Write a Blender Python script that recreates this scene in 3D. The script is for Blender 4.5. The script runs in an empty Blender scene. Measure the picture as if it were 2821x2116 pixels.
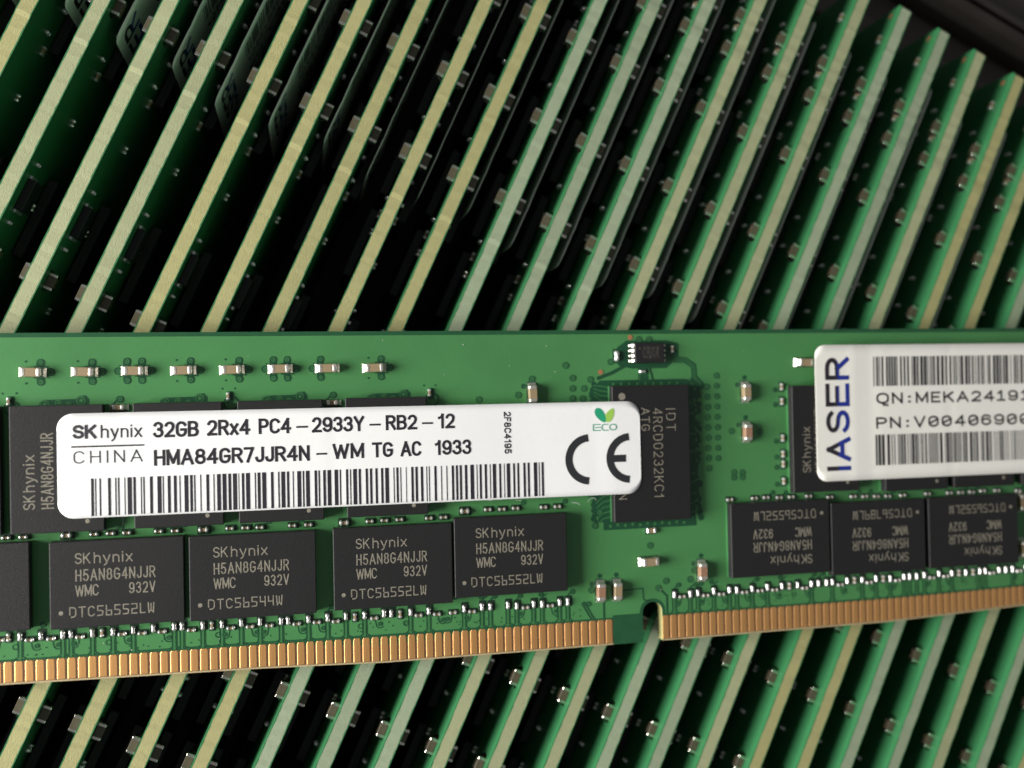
import bpy, bmesh, math, random
from mathutils import Matrix, Vector

# ---------------------------------------------------------------- camera, world, lights
# all numbers below are millimetres on the module; U turns them into scene units (1 unit = 1 cm)
U = 0.1
scene = bpy.context.scene
COL = scene.collection

R = ((0.97652, -0.019986, 0.214499), (-0.017004, -0.999732, -0.01574), (0.214756, 0.011723, -0.976597))
cam_data = bpy.data.cameras.new('camera')
cam = bpy.data.objects.new('camera', cam_data)
COL.objects.link(cam)
m = Matrix(((R[0][0], -R[1][0], -R[2][0], 39.433 * U),
            (R[0][1], -R[1][1], -R[2][1], 25.014 * U),
            (R[0][2], -R[1][2], -R[2][2], 87.146 * U),
            (0, 0, 0, 1)))
cam.matrix_world = m
cam_data.sensor_width = 36.0
cam_data.lens = 32.281
cam_data.clip_start = 0.05
cam_data.clip_end = 500
cam_data.dof.use_dof = True
cam_data.dof.focus_distance = 8.40
cam_data.dof.aperture_fstop = 0.18
scene.camera = cam

world = bpy.data.worlds.new('World')
scene.world = world
world.use_nodes = True
bg = world.node_tree.nodes['Background']
bg.inputs['Color'].default_value = (0.95, 0.97, 1.0, 1)
bg.inputs['Strength'].default_value = 0.08


def area(name, loc, target, sx, sy, power, color):
    l = bpy.data.lights.new(name, 'AREA')
    l.shape = 'RECTANGLE'
    l.size, l.size_y = sx, sy
    l.energy = power
    l.color = color
    o = bpy.data.objects.new(name, l)
    COL.objects.link(o)
    o.location = loc
    d = Vector(target) - Vector(loc)
    o.rotation_euler = d.to_track_quat('-Z', 'Y').to_euler()
    return o


area('window_light', (-27, 1.0, 11.5), (6, 1.5, 0), 18, 16.5, 17000, (1.0, 0.98, 0.935))
area('room_light', (38, 8, 44), (7, 2, 0), 20, 26, 60, (1.0, 0.93, 0.82))

vs = scene.view_settings
vs.view_transform = 'Standard'
vs.look = 'None'
vs.exposure = 0.96
vs.gamma = 1.0
vs.use_curve_mapping = False
scene.cycles.use_denoising = True

random.seed(7)

# ---------------------------------------------------------------- materials
def mat(name, col, rough=0.5, metal=0.0, spec=0.5, noise=0.0, nscale=40.0, bump=0.0, bscale=60.0, coat=0.0, objcol=False, stretch=None, sss=0.0):
    mm = bpy.data.materials.new(name)
    mm.use_nodes = True
    nt = mm.node_tree
    b = nt.nodes['Principled BSDF']
    b.inputs['Base Color'].default_value = (*col, 1)
    b.inputs['Roughness'].default_value = rough
    b.inputs['Metallic'].default_value = metal
    b.inputs['Specular IOR Level'].default_value = spec
    if coat:
        b.inputs['Coat Weight'].default_value = coat
        b.inputs['Coat Roughness'].default_value = 0.2
    if sss:
        b.inputs['Subsurface Weight'].default_value = sss
        b.inputs['Subsurface Radius'].default_value = (0.02, 0.05, 0.02)
        b.inputs['Subsurface Scale'].default_value = 1.0
    tc = nt.nodes.new('ShaderNodeTexCoord')
    vec = tc.outputs['Object']
    if stretch:
        mp = nt.nodes.new('ShaderNodeMapping')
        mp.inputs['Scale'].default_value = stretch
        nt.links.new(vec, mp.inputs['Vector'])
        vec = mp.outputs['Vector']
    src = None
    if objcol:
        oi = nt.nodes.new('ShaderNodeObjectInfo')
        mx = nt.nodes.new('ShaderNodeMix')
        mx.data_type = 'RGBA'
        mx.blend_type = 'MULTIPLY'
        mx.inputs[0].default_value = 1.0
        mx.inputs[6].default_value = (*col, 1)
        nt.links.new(oi.outputs['Color'], mx.inputs[7])
        src = mx.outputs[2]
    if noise:
        n = nt.nodes.new('ShaderNodeTexNoise')
        n.inputs['Scale'].default_value = nscale
        n.inputs['Detail'].default_value = 5
        nt.links.new(vec, n.inputs['Vector'])
        r = nt.nodes.new('ShaderNodeMapRange')
        r.inputs[1].default_value = 0.25
        r.inputs[2].default_value = 0.75
        r.inputs[3].default_value = 1 - noise
        r.inputs[4].default_value = 1 + noise
        nt.links.new(n.outputs['Fac'], r.inputs[0])
        v = nt.nodes.new('ShaderNodeVectorMath')
        v.operation = 'SCALE'
        if src is not None:
            nt.links.new(src, v.inputs[0])
        else:
            v.inputs[0].default_value = col
        nt.links.new(r.outputs[0], v.inputs['Scale'])
        src = v.outputs[0]
    if src is not None:
        nt.links.new(src, b.inputs['Base Color'])
    if bump:
        n2 = nt.nodes.new('ShaderNodeTexNoise')
        n2.inputs['Scale'].default_value = bscale
        n2.inputs['Detail'].default_value = 4
        nt.links.new(vec, n2.inputs['Vector'])
        bp = nt.nodes.new('ShaderNodeBump')
        bp.inputs['Strength'].default_value = bump
        bp.inputs['Distance'].default_value = 0.01
        nt.links.new(n2.outputs['Fac'], bp.inputs['Height'])
        nt.links.new(bp.outputs['Normal'], b.inputs['Normal'])
    return mm


M = {}
M['mask_dark'] = mat('solder_mask_over_laminate', (0.016, 0.085, 0.034), 0.36, noise=0.12, nscale=8, bump=0.06, bscale=30)
M['mask'] = mat('solder_mask_over_copper', (0.063, 0.222, 0.072), 0.40, noise=0.09, nscale=1.2, bump=0.08, bscale=25)
M['mask_up'] = mat('solder_mask_bright', (0.032, 0.160, 0.060), 0.42, noise=0.07, nscale=3)
M['gap'] = mat('solder_mask_clearance', (0.012, 0.070, 0.030), 0.38)
M['pad_gap_shade'] = mat('laminate_with_shadow', (0.006, 0.026, 0.012), 0.45)  # clearance round small parts, their shadow mixed into the colour
M['bed'] = mat('contact_bed', (0.13, 0.066, 0.034), 0.6)  # laminate between the contacts, colour darkened for shadow in the narrow gaps
M['bevel'] = mat('contact_bevel', (0.42, 0.33, 0.18), 0.7, noise=.2)
M['ink_dim'] = mat('laser_marking_dim', (0.09, 0.08, 0.065), 0.7)
M['trace'] = mat('solder_mask_over_trace', (0.044, 0.170, 0.058), 0.38)
M['fr4'] = mat('cut_laminate_edge', (0.365, 0.365, 0.212), 0.75, noise=0.17, nscale=80, bump=0.4, bscale=70, objcol=True, stretch=(0.5, 1, 3.0))
M['epoxy'] = mat('chip_epoxy', (0.0165, 0.016, 0.0165), 0.5, noise=0.15, nscale=60, bump=0.3, bscale=120, spec=0.33)
M['ink'] = mat('laser_marking', (0.225, 0.205, 0.16), 0.7, noise=0.5, nscale=90)
M['ceramic'] = mat('capacitor_ceramic', (0.30, 0.225, 0.13), 0.45, noise=0.1)
M['ceramic_red'] = mat('capacitor_ceramic_red', (0.30, 0.17, 0.105), 0.45, noise=0.1)
M['ceramic_grey'] = mat('capacitor_ceramic_grey', (0.105, 0.085, 0.055), 0.4, noise=0.1)
M['tin_up'] = mat('tinned_terminal_plain', (0.80, 0.76, 0.68), 0.24, metal=1.0, bump=0.35, bscale=60)
M['tin'] = mat('tinned_terminal', (0.74, 0.70, 0.63), 0.40, metal=.8, bump=0.3, bscale=70)
M['solder'] = mat('solder', (0.88, 0.86, 0.83), 0.30, metal=.75, bump=0.25, bscale=60)
M['gold'] = mat('gold_contact', (0.80, 0.42, 0.155), 0.45, metal=.74, noise=0.16, nscale=10, bump=0.12, bscale=40, stretch=(4, 0.4, 1))
M['copper'] = mat('bare_copper', (0.46, 0.20, 0.10), 0.5, metal=0.3)
M['lint'] = mat('lint', (0.75, 0.75, 0.72), 0.8)
M['paper'] = mat('label_paper', (0.90, 0.90, 0.895), 0.48, noise=0.015, nscale=20)
M['paper2'] = mat('label_paper_cream', (0.88, 0.86, 0.80), 0.48, noise=0.015, nscale=20)
M['black'] = mat('label_print_black', (0.022, 0.019, 0.026), 0.5)
M['grey'] = mat('label_print_grey', (0.040, 0.037, 0.046), 0.5)
M['charcoal'] = mat('label_print_charcoal', (0.024, 0.025, 0.029), 0.5)
M['blue'] = mat('label_print_blue', (0.012, 0.030, 0.27), 0.5)
M['leaf_dark'] = mat('label_print_green', (0.02, 0.33, 0.17), 0.5)
M['leaf_light'] = mat('label_print_lime', (0.34, 0.58, 0.10), 0.5)
M['soot'] = mat('label_print_thermal', (0.022, 0.021, 0.023), 0.5)
M['tray'] = mat('tray_plastic', (0.042, 0.034, 0.027), 0.5, noise=0.35, nscale=1.6, bump=0.35, bscale=12)


# ---------------------------------------------------------------- mesh helpers
class MB:
    """collects faces; build() links them as one mesh object"""

    def __init__(self):
        self.v, self.f, self.m = [], [], []

    def face(self, pts, mi=0):
        n = len(self.v)
        self.v += [tuple(p) for p in pts]
        self.f.append(tuple(range(n, n + len(pts))))
        self.m.append(mi)

    def mesh(self, verts, faces, mi=0):
        n = len(self.v)
        self.v += [tuple(p) for p in verts]
        for f in faces:
            self.f.append(tuple(n + i for i in f))
            self.m.append(mi)

    def box(self, x0, x1, y0, y1, z0, z1, mi=0, b=0.0):
        """box with the four top edges and the upright edges chamfered by b"""
        if b <= 0:
            v = [(x0, y0, z0), (x1, y0, z0), (x1, y1, z0), (x0, y1, z0), (x0, y0, z1), (x1, y0, z1), (x1, y1, z1), (x0, y1, z1)]
            self.mesh(v, [(0, 3, 2, 1), (4, 5, 6, 7), (0, 1, 5, 4), (1, 2, 6, 5), (2, 3, 7, 6), (3, 0, 4, 7)], mi)
            return

        def ring(i, z, c):
            return [(x0 + i + c, y0 + i, z), (x1 - i - c, y0 + i, z), (x1 - i, y0 + i + c, z), (x1 - i, y1 - i - c, z),
                    (x1 - i - c, y1 - i, z), (x0 + i + c, y1 - i, z), (x0 + i, y1 - i - c, z), (x0 + i, y0 + i + c, z)]
        v = ring(0, z0, b) + ring(0, z1 - b, b) + ring(b * 0.7, z1 - b * 0.25, b * 0.8) + ring(b * 1.3, z1, b * 0.7)
        fs = [tuple(range(7, -1, -1))]
        for k in range(3):
            for i in range(8):
                j = (i + 1) % 8
                fs.append((k * 8 + i, k * 8 + j, k * 8 + 8 + j, k * 8 + 8 + i))
        fs.append(tuple(range(24, 32)))
        self.mesh(v, fs, mi)

    def data(self, name, mats, smooth=False):
        me = bpy.data.meshes.new(name)
        me.from_pydata([(x * U, y * U, z * U) for x, y, z in self.v], [], self.f)
        for k in mats:
            me.materials.append(M[k])
        me.polygons.foreach_set('material_index', self.m)
        if smooth:
            me.polygons.foreach_set('use_smooth', [True] * len(self.f))
        me.update()
        return me

    def build(self, name, mats, parent=None, loc=(0, 0, 0), rz=0.0, smooth=False):
        return put(name, self.data(name, mats, smooth), parent, loc, rz)


def put(name, me, parent=None, loc=(0, 0, 0), rz=0.0, scale=None):
    o = bpy.data.objects.new(name, me)
    COL.objects.link(o)
    o.parent = parent
    o.location = tuple(c * U for c in loc)
    o.rotation_euler = (0, 0, rz)
    if scale:
        o.scale = scale
    return o


def tag(o, label, cat=None, group=None, kind=None):
    o['label'] = label
    if cat:
        o['category'] = cat
    if group:
        o['group'] = group
    if kind:
        o['kind'] = kind
    return o


def arc(cx, cy, rx, ry, a0, a1, n=10):
    return [(cx + rx * math.cos(math.radians(a0 + (a1 - a0) * i / n)), cy + ry * math.sin(math.radians(a0 + (a1 - a0) * i / n))) for i in range(n + 1)]


def runs(pts):
    """break a polyline at its sharp corners"""
    out, cur = [], [pts[0]]
    for i in range(1, len(pts)):
        cur.append(pts[i])
        if i < len(pts) - 1:
            a = (pts[i][0] - pts[i - 1][0], pts[i][1] - pts[i - 1][1])
            b = (pts[i + 1][0] - pts[i][0], pts[i + 1][1] - pts[i][1])
            la, lb = math.hypot(*a), math.hypot(*b)
            if la > 1e-6 and lb > 1e-6 and (a[0] * b[0] + a[1] * b[1]) / la / lb < -.2:
                out.append(cur)
                cur = [pts[i]]
    out.append(cur)
    return out


class Strokes:
    """flat ribbons drawn at a small height, each stroke a hair above the last so that none are coplanar"""

    def __init__(self, z=0.0, tf=None):
        self.mb = MB()
        self.z = z
        self.tf = tf or (lambda x, y: (x, y, 0.0))
        self.k = 0
        self.lift = 0.0
        self.layered = False      # with layers: fields lowest, then lines, then traces, then rings

    def _p(self, x, y):
        X, Y, Z = self.tf(x, y)
        return (X, Y, Z + self.z + self.lift + (self.k % 9) * 0.0008)

    def poly(self, pts, mi=0, level=None):
        self.k += 1
        if self.layered:
            self.lift = .009 * (level if level is not None else (2 if mi else 0))
        self.mb.face([self._p(*q) for q in pts], mi)

    def line(self, pts, w, mi=0, closed=False, caps=True, level=None):
        self.k += 1
        if self.layered:
            self.lift = .009 * (level if level is not None else (2 if mi else 1))
        pts = [p for i, p in enumerate(pts) if i == 0 or (abs(p[0] - pts[i - 1][0]) + abs(p[1] - pts[i - 1][1])) > 1e-6]
        n = len(pts)
        if n < 2:
            return
        L, Rr = [], []
        h = w / 2
        for i in range(n):
            if closed:
                a, b, c = pts[i - 1], pts[i], pts[(i + 1) % n]
            else:
                a, b, c = pts[max(i - 1, 0)], pts[i], pts[min(i + 1, n - 1)]
            d1 = (b[0] - a[0], b[1] - a[1])
            d2 = (c[0] - b[0], c[1] - b[1])
            if d1 == (0, 0):
                d1 = d2
            if d2 == (0, 0):
                d2 = d1
            l1, l2 = math.hypot(*d1) or 1, math.hypot(*d2) or 1
            n1 = (-d1[1] / l1, d1[0] / l1)
            n2 = (-d2[1] / l2, d2[0] / l2)
            mx, my = n1[0] + n2[0], n1[1] + n2[1]
            q = mx * mx + my * my
            if q < 0.25:
                mx, my, s = n2[0], n2[1], h
            else:
                s = min(2 * h / q, 1.5 * h)
            bx, by = b
            if not closed and caps:
                if i == 0:
                    bx -= d2[0] / l2 * h
                    by -= d2[1] / l2 * h
                if i == n - 1:
                    bx += d1[0] / l1 * h
                    by += d1[1] / l1 * h
            L.append((bx + mx * s, by + my * s))
            Rr.append((bx - mx * s, by - my * s))
        for i in range(n if closed else n - 1):
            j = (i + 1) % n
            self.mb.face([self._p(*Rr[i]), self._p(*Rr[j]), self._p(*L[j]), self._p(*L[i])], mi)

    def ring(self, x, y, r, w, mi=0, n=14):
        self.line(arc(x, y, r, r, 0, 360, n)[:-1], w, mi, closed=True, level=3)

    def disc(self, x, y, r, mi=0, n=12):
        self.poly(arc(x, y, r, r, 0, 360, n)[:-1], mi, 2 if mi else 1)

    def text(self, s, x0, x1, y, h, w, gap=0.24, tf=None, mi=0, glyphs=None):
        """string s from x0 to x1 on baseline y, cap height h, stroke width w"""
        G = dict(GLYPHS)
        if glyphs:
            G.update(glyphs)
        tot = sum(G[c][0] for c in s) + gap * (len(s) - 1)
        sx = (x1 - x0 - w) / tot if len(s) > 1 or tot > 0 else 1
        sy = h - w
        u = x0 + w / 2
        for c in s:
            gw, strokes = G[c]
            for st in strokes:
                pp = [(u + px * sx, y + w / 2 + py * sy) for px, py in st]
                if tf:
                    pp = [tf(*q) for q in pp]
                for run in runs(pp):
                    self.line(run, w, mi)
            u += (gw + gap) * sx


A = arc
GLYPHS = {
    ' ': (0.35, []),
    'A': (.66, [[(0, 0), (.33, 1), (.66, 0)], [(.12, .32), (.54, .32)]]),
    'B': (.56, [[(0, 0), (0, 1), (.3, 1)] + A(.3, .76, .22, .24, 90, -90, 7) + [(0, .52)], [(.3, .52)] + A(.3, .26, .26, .26, 90, -90, 7) + [(0, 0)]]),
    'C': (.56, [A(.29, .69, .29, .31, 25, 180, 7) + A(.29, .31, .29, .31, 180, 335, 7)]),
    'D': (.57, [[(0, 0), (0, 1), (.26, 1)] + A(.26, .69, .31, .31, 90, 0, 5) + A(.26, .31, .31, .31, 0, -90, 5) + [(0, 0), (0, .1)]]),
    'E': (.48, [[(.48, 1), (0, 1), (0, 0), (.48, 0)], [(0, .52), (.42, .52)]]),
    'F': (.46, [[(.46, 1), (0, 1), (0, 0)], [(0, .52), (.4, .52)]]),
    'G': (.58, [A(.29, .69, .29, .31, 25, 180, 7) + A(.29, .31, .29, .31, 180, 360, 8) + [(.58, .46), (.32, .46)]]),
    'H': (.55, [[(0, 0), (0, 1)], [(.55, 0), (.55, 1)], [(0, .52), (.55, .52)]]),
    'I': (.04, [[(.02, 0), (.02, 1)]]),
    'J': (.42, [[(.42, 1), (.42, .25)] + A(.21, .24, .21, .24, 0, -180, 8)]),
    'K': (.56, [[(0, 0), (0, 1)], [(.54, 1), (.02, .40)], [(.2, .60), (.56, 0)]]),
    'L': (.45, [[(0, 1), (0, 0), (.45, 0)]]),
    'M': (.68, [[(0, 0), (0, 1), (.34, .12), (.68, 1), (.68, 0)]]),
    'N': (.56, [[(0, 0), (0, 1), (.56, 0), (.56, 1)]]),
    'O': (.60, [A(.30, .68, .30, .32, 0, 180, 9) + A(.30, .32, .30, .32, 180, 360, 9) + [(.60, .68)]]),
    'P': (.54, [[(0, 0), (0, 1), (.28, 1)] + A(.28, .73, .26, .27, 90, -90, 8) + [(0, .46)]]),
    'Q': (.66, [A(.33, .64, .33, .36, 0, 180, 9) + A(.33, .36, .33, .36, 180, 360, 9) + [(.66, .64)], [(.33, 0), (.38, -.22), (.62, -.25)]]),
    'R': (.56, [[(0, 0), (0, 1), (.3, 1)] + A(.3, .75, .25, .25, 90, -90, 8) + [(0, .5)], [(.28, .5), (.56, 0)]]),
    'S': (.54, [A(.27, .75, .26, .25, 20, 180, 7) + A(.27, .75, .26, .24, 180, 260, 3) + A(.27, .26, .27, .25, 80, -160, 10)]),
    'T': (.56, [[(0, 1), (.56, 1)], [(.28, 1), (.28, 0)]]),
    'V': (.60, [[(0, 1), (.30, 0), (.60, 1)]]),
    'W': (.86, [[(0, 1), (.21, 0), (.43, .92), (.65, 0), (.86, 1)]]),
    'Y': (.60, [[(0, 1), (.30, .46), (.60, 1)], [(.30, .46), (.30, 0)]]),
    'Z': (.52, [[(0, 1), (.52, 1), (0, 0), (.52, 0)]]),
    '0': (.54, [A(.27, .69, .27, .31, 0, 180, 9) + A(.27, .31, .27, .31, 180, 360, 9) + [(.54, .69)]]),
    'o': (.54, [A(.27, .69, .27, .31, 0, 180, 9) + A(.27, .31, .27, .31, 180, 360, 9) + [(.54, .69)], [(.08, .34), (.46, .66)]]),
    '1': (.30, [[(0, .76), (.17, .84), (.24, 1), (.24, 0)]]),
    'l': (.44, [[(.04, .80), (.23, 1), (.23, 0)], [(0, 0), (.44, 0)]]),
    '2': (.52, [A(.26, .74, .25, .26, 165, -10, 8) + [(.45, .50), (0, 0), (.52, 0)]]),
    '3': (.52, [A(.25, .75, .24, .25, 160, -80, 9), A(.25, .26, .27, .27, 85, -160, 10)]),
    '4': (.56, [[(.42, 0), (.42, 1), (0, .28), (.56, .28)]]),
    '5': (.52, [[(.47, 1), (.08, 1), (.03, .50)] + A(.25, .31, .27, .31, 140, -155, 11)]),
    '6': (.54, [A(.27, .72, .26, .28, 25, 180, 6) + [(0, .31)], A(.27, .31, .27, .31, 0, 360, 14)]),
    '7': (.50, [[(0, 1), (.50, 1), (.17, 0)]]),
    '8': (.54, [A(.27, .76, .23, .24, -90, 270, 14), A(.27, .27, .27, .27, 90, 450, 14)]),
    '9': (.54, [A(.27, .69, .27, .31, 0, 360, 14), [(.54, .69)] + A(.27, .28, .27, .28, 0, -155, 7)]),
    '-': (.60, [[(0, .42), (.60, .42)]]),
    ':': (.34, [[(.15, .08), (.21, .08)], [(.15, .62), (.21, .62)]]),
    'h': (.42, [[(0, 0), (0, 1)], [(0, .50)] + A(.21, .48, .21, .22, 180, 0, 7) + [(.42, 0)]]),
    'y': (.46, [[(0, .70), (.24, 0)], [(.46, .70), (.20, -.16), (.06, -.30)]]),
    'n': (.42, [[(0, 0), (0, .70)], [(0, .50)] + A(.21, .48, .21, .22, 180, 0, 7) + [(.42, 0)]]),
    'i': (.04, [[(.02, 0), (.02, .70)], [(.02, .94), (.02, .97)]]),
    'x': (.42, [[(0, .70), (.42, 0)], [(0, 0), (.42, .70)]]),
}
SEG = {  # the angular laser font of the lot code
    '2': (.5, [[(0, 1), (.5, 1), (.5, .52), (0, .46), (0, 0), (.5, 0)]]),
    '4': (.5, [[(0, 1), (.02, .45), (.5, .45)], [(.5, 1), (.5, 0)]]),
    '5': (.5, [[(.5, 1), (0, 1), (0, .54), (.42, .5), (.5, .4), (.46, .04), (0, 0)]]),
    '6': (.5, [[(0, 1), (0, 0), (.5, 0), (.5, .48), (0, .48)]]),
    '7': (.5, [[(0, 1), (.5, 1), (.5, 0)]]),
    '8': (.5, [[(0, 1), (.5, 1), (.5, 0), (0, 0), (0, 1)], [(0, .5), (.5, .5)]]),
    '9': (.5, [[(.5, .5), (0, .5), (0, 1), (.5, 1), (.5, 0)]]),
    'W': (.56, [[(0, 1), (.06, 0), (.28, .25), (.5, 0), (.56, 1)], [(.28, .25), (.28, .9)]]),
}


# ---------------------------------------------------------------- shared parts
def board_mesh(face, notch=True, ragged=False):
    """outline of the circuit board with its key slot and the edge that steps back towards both ends"""
    low = [(0, 3.2), (0.3, .9), (12.9, .87), (34.6, .48), (46, .10), (60, .05), (71.5, .05)]
    out = list(low)
    if notch:
        out += [(71.5, 3.0)] + A(72.55, 3.0, 1.05, 1.0, 180, 0, 10)[1:-1] + [(73.6, 3.0)]
    out += [(73.6, .05), (99, .07), (116, .67), (133.05, .9), (133.35, 3.2),
            (133.35, 30.75), (132.85, 31.25), (0.5, 31.25), (0, 30.75)]
    rj = random.Random(31)
    if ragged:
        i = out.index((0.5, 31.25))
        top, x, nib = [], 132.4, 0.0
        while x > .9:
            nib = .05 if any(a < x < a + 1.6 for a in (18.3, 61.0, 88.4, 117.5)) else 0.0     # stubs where the board was snapped from its panel
            top.append((x, 31.25 + nib + rj.uniform(-.025, .02)))
            x -= rj.uniform(.35, .8)
        out = out[:i] + top + out[i:]
    jz = [rj.uniform(-.03, .04) if ragged and y > 31.0 else 0.0 for x, y in out]
    mb = MB()
    n = len(out)
    mb.face([(x, y, 0) for x, y in out], 0)
    mb.face([(x, y, -1.4) for x, y in reversed(out)], 0)
    for i in range(n):
        k = (i + 1) % n
        a, b, p, q = out[i], out[k], .10 + jz[i], .10 + jz[k]
        mb.face([(a[0], a[1], -1.4), (b[0], b[1], -1.4), (b[0], b[1], q - 1.4), (a[0], a[1], p - 1.4)], 0)
        mb.face([(a[0], a[1], p - 1.4), (b[0], b[1], q - 1.4), (b[0], b[1], -q), (a[0], a[1], -p)], 1)
        mb.face([(a[0], a[1], -p), (b[0], b[1], -q), (b[0], b[1], 0), (a[0], a[1], 0)], 0)
    return mb.data('board', [face, 'fr4'])


def chip_mesh(w, h, z0, z1):
    mb = MB()
    mb.box(-w / 2, w / 2, -h / 2, h / 2, z0 + .002, z1, 0, 0.05)
    sb = MB()
    sb.box(-w / 2 - .02, w / 2 + .02, -h / 2 - .02, h / 2 + .02, 0.02, z0)
    return mb.data('memory_chip', ['epoxy']), sb.data('substrate', ['trace'])


def marking_mesh(lot):
    s = Strokes(1.156)
    w = .105
    s.text('SK', -3.45, -2.20, 1.78, .95, w)
    s.text('hynix', -1.92, 1.25, 1.78, .95, w, gap=.26)
    s.text('H5AN8G4NJJR', -3.42, 3.12, .28, 1.02, .11, gap=.34)
    s.text('WMC', -3.45, -1.55, -1.02, .98, .11, gap=.22)
    s.text('932V', .92, 3.1, -1.02, .98, .11, gap=.36)
    s.disc(-4.62, -2.38, .19)
    s.text(lot, -3.95, 3.0 if lot.endswith('LW') else 2.5, -2.82, .92, .10, gap=.34, glyphs=SEG)
    return s.mb.data('marking', ['ink'])


def cap_meshes(l, w, h):
    """ceramic body, and one rounded terminal with its solder fillet (pointing to -x)"""
    b = MB()
    b.box(-l / 2 + .2, l / 2 - .2, -w / 2 + .02, w / 2 - .02, .06, h - .025, 0, .03)
    t = MB()
    t.box(-.21, .21, -w / 2, w / 2, .03, h, 0, .09)
    f = [(-.20, w / 2 - .06, h * .72), (-.20, -w / 2 + .06, h * .72), (-.30, -w / 2 + .03, h * .33), (-.30, w / 2 - .03, h * .33),
         (-.50, -w / 2 - .03, .035), (-.50, w / 2 + .03, .035)]
    t.mesh(f, [(0, 1, 2, 3), (3, 2, 4, 5)], 0)
    t.mesh([f[1], f[2], f[4], (-.20, -w / 2 + .06, .035)], [(0, 3, 2, 1)], 0)
    t.mesh([f[0], f[3], f[5], (-.20, w / 2 - .06, .035)], [(0, 1, 2, 3)], 0)
    return b, t


def small_mesh(kind):
    """tiny two-terminal parts; long axis along x"""
    mb = MB()
    if kind == 'cap':
        mb.box(-.11, .11, -.12, .12, .05, .26, 1, .02)
        for s in (-1, 1):
            x = s * .23
            mb.mesh(*dome(x, 0, .17, .20, .35), 0)
    elif kind == 'bead':
        # solder-flooded part, waisted in the middle
        prof = [(-.40, .10, .05), (-.34, .19, .22), (-.20, .20, .30), (0, .145, .27), (.20, .20, .30), (.34, .19, .22), (.40, .10, .05)]
        v, f = [], []
        for x, hw, hh in prof:
            v += [(x, -hw, .02), (x, -hw * .85, hh * .7), (x, -hw * .35, hh), (x, hw * .35, hh), (x, hw * .85, hh * .7), (x, hw, .02)]
        for i in range(len(prof) - 1):
            for j in range(5):
                a = i * 6 + j
                f.append((a, a + 6, a + 7, a + 1))
        f += [(0, 1, 2, 3, 4, 5), tuple(range(len(v) - 1, len(v) - 7, -1))]
        mb.mesh(v, f, 0)
    elif kind == 'wide':
        mb.box(-.30, .30, -.26, .26, .05, .32, 1, .03)
        for s in (-1, 1):
            mb.box(s * .33 - .13, s * .33 + .13, -.27, .27, .03, .35, 0, .06)
    return mb.data('resistor', ['solder', 'ceramic'], smooth=(kind == 'bead'))


def dome(x, y, rx, ry, h):
    v, f = [], []
    n = 8
    for k, (q, zz) in enumerate(((1.0, .02), (.92, h * .55), (.55, h * .92))):
        for i in range(n):
            a = 2 * math.pi * i / n
            v.append((x + rx * q * math.cos(a), y + ry * q * math.sin(a), zz))
    v.append((x, y, h))
    for k in range(2):
        for i in range(n):
            j = (i + 1) % n
            f.append((k * n + i, k * n + j, k * n + n + j, k * n + n + i))
    for i in range(n):
        f.append((2 * n + i, 2 * n + (i + 1) % n, 3 * n))
    return v, f


BOARD = board_mesh('mask_dark')
BOARD_UP = board_mesh('mask_up', ragged=True)
CHIP, CHIP_SUB = chip_mesh(11, 7.5, .30, 1.15)
MARKS = {k: marking_mesh(k) for k in ('DTC56552LW', 'DTC56544W', 'DTC56789LW')}
CAPB, CAPT = cap_meshes(1.6, .8, .8)
CAP_BODY = CAPB.data('capacitor', ['ceramic'])
CAP_BODY_RED = CAPB.data('capacitor', ['ceramic_red'])
CAP_TERM = CAPT.data('terminal', ['tin'])
_b, _t = cap_meshes(1.0, .5, .5)
CAP2_BODY, CAP2_TERM = _b.data('capacitor', ['ceramic']), _t.data('terminal', ['tin'])
R_CAP, R_BEAD, R_WIDE = small_mesh('cap'), small_mesh('bead'), small_mesh('wide')
H = math.pi / 2


def capacitor(parent, x, y, rz=0.0, red=False, small=False):
    o = put('capacitor', CAP2_BODY if small else (CAP_BODY_RED if red else CAP_BODY), parent, (x, y, 0), rz + math.sin(x * 7.3 + y) * .03)
    t = CAP2_TERM if small else CAP_TERM
    d = .35 if small else .62
    put('terminal', t, o, (-d, 0, 0), 0)
    put('terminal', t, o, (d, 0, 0), math.pi)
    return o


# ---------------------------------------------------------------- stickers
def label_grid(x0, x1, y0, y1, r, th, zf, name, mk, parent):
    """thin sheet with rounded corners that follows the surface zf(x, y)"""
    xs = [x0 + r * (1 - math.cos(a * math.pi / 2 / 8)) for a in range(9)]
    n = max(2, int((x1 - x0 - 2 * r) / .45))
    xs += [x0 + r + (x1 - x0 - 2 * r) * i / n for i in range(1, n)]
    xs += [x1 - r * (1 - math.cos(a * math.pi / 2 / 8)) for a in range(8, -1, -1)]
    rows = 14
    v, f = [], []
    for x in xs:
        dx = max(0, r - min(x - x0, x1 - x))
        c = r - math.sqrt(max(0, r * r - dx * dx))
        for j in range(rows + 1):
            y = y0 + c + (y1 - y0 - 2 * c) * j / rows
            v.append((x, y, zf(x, y)))
    k = len(v)
    v += [(x, y, z - th) for x, y, z in v]
    w = rows + 1
    for i in range(len(xs) - 1):
        for j in range(rows):
            a = i * w + j
            f.append((a, a + w, a + w + 1, a + 1))
            f.append((k + a, k + a + 1, k + a + w + 1, k + a + w))
        a = i * w
        f.append((a, k + a, k + a + w, a + w))
        a = i * w + rows
        f.append((a, a + w, k + a + w, k + a))
    for a in (0, (len(xs) - 1) * w):
        for j in range(rows):
            f.append((a + j, a + j + 1, k + a + j + 1, k + a + j))
    mb = MB()
    mb.mesh(v, f)
    o = mb.build(name, [mk], parent, smooth=False)
    for p in o.data.polygons:
        p.use_smooth = abs(p.normal.z) > .8
    return o


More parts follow.
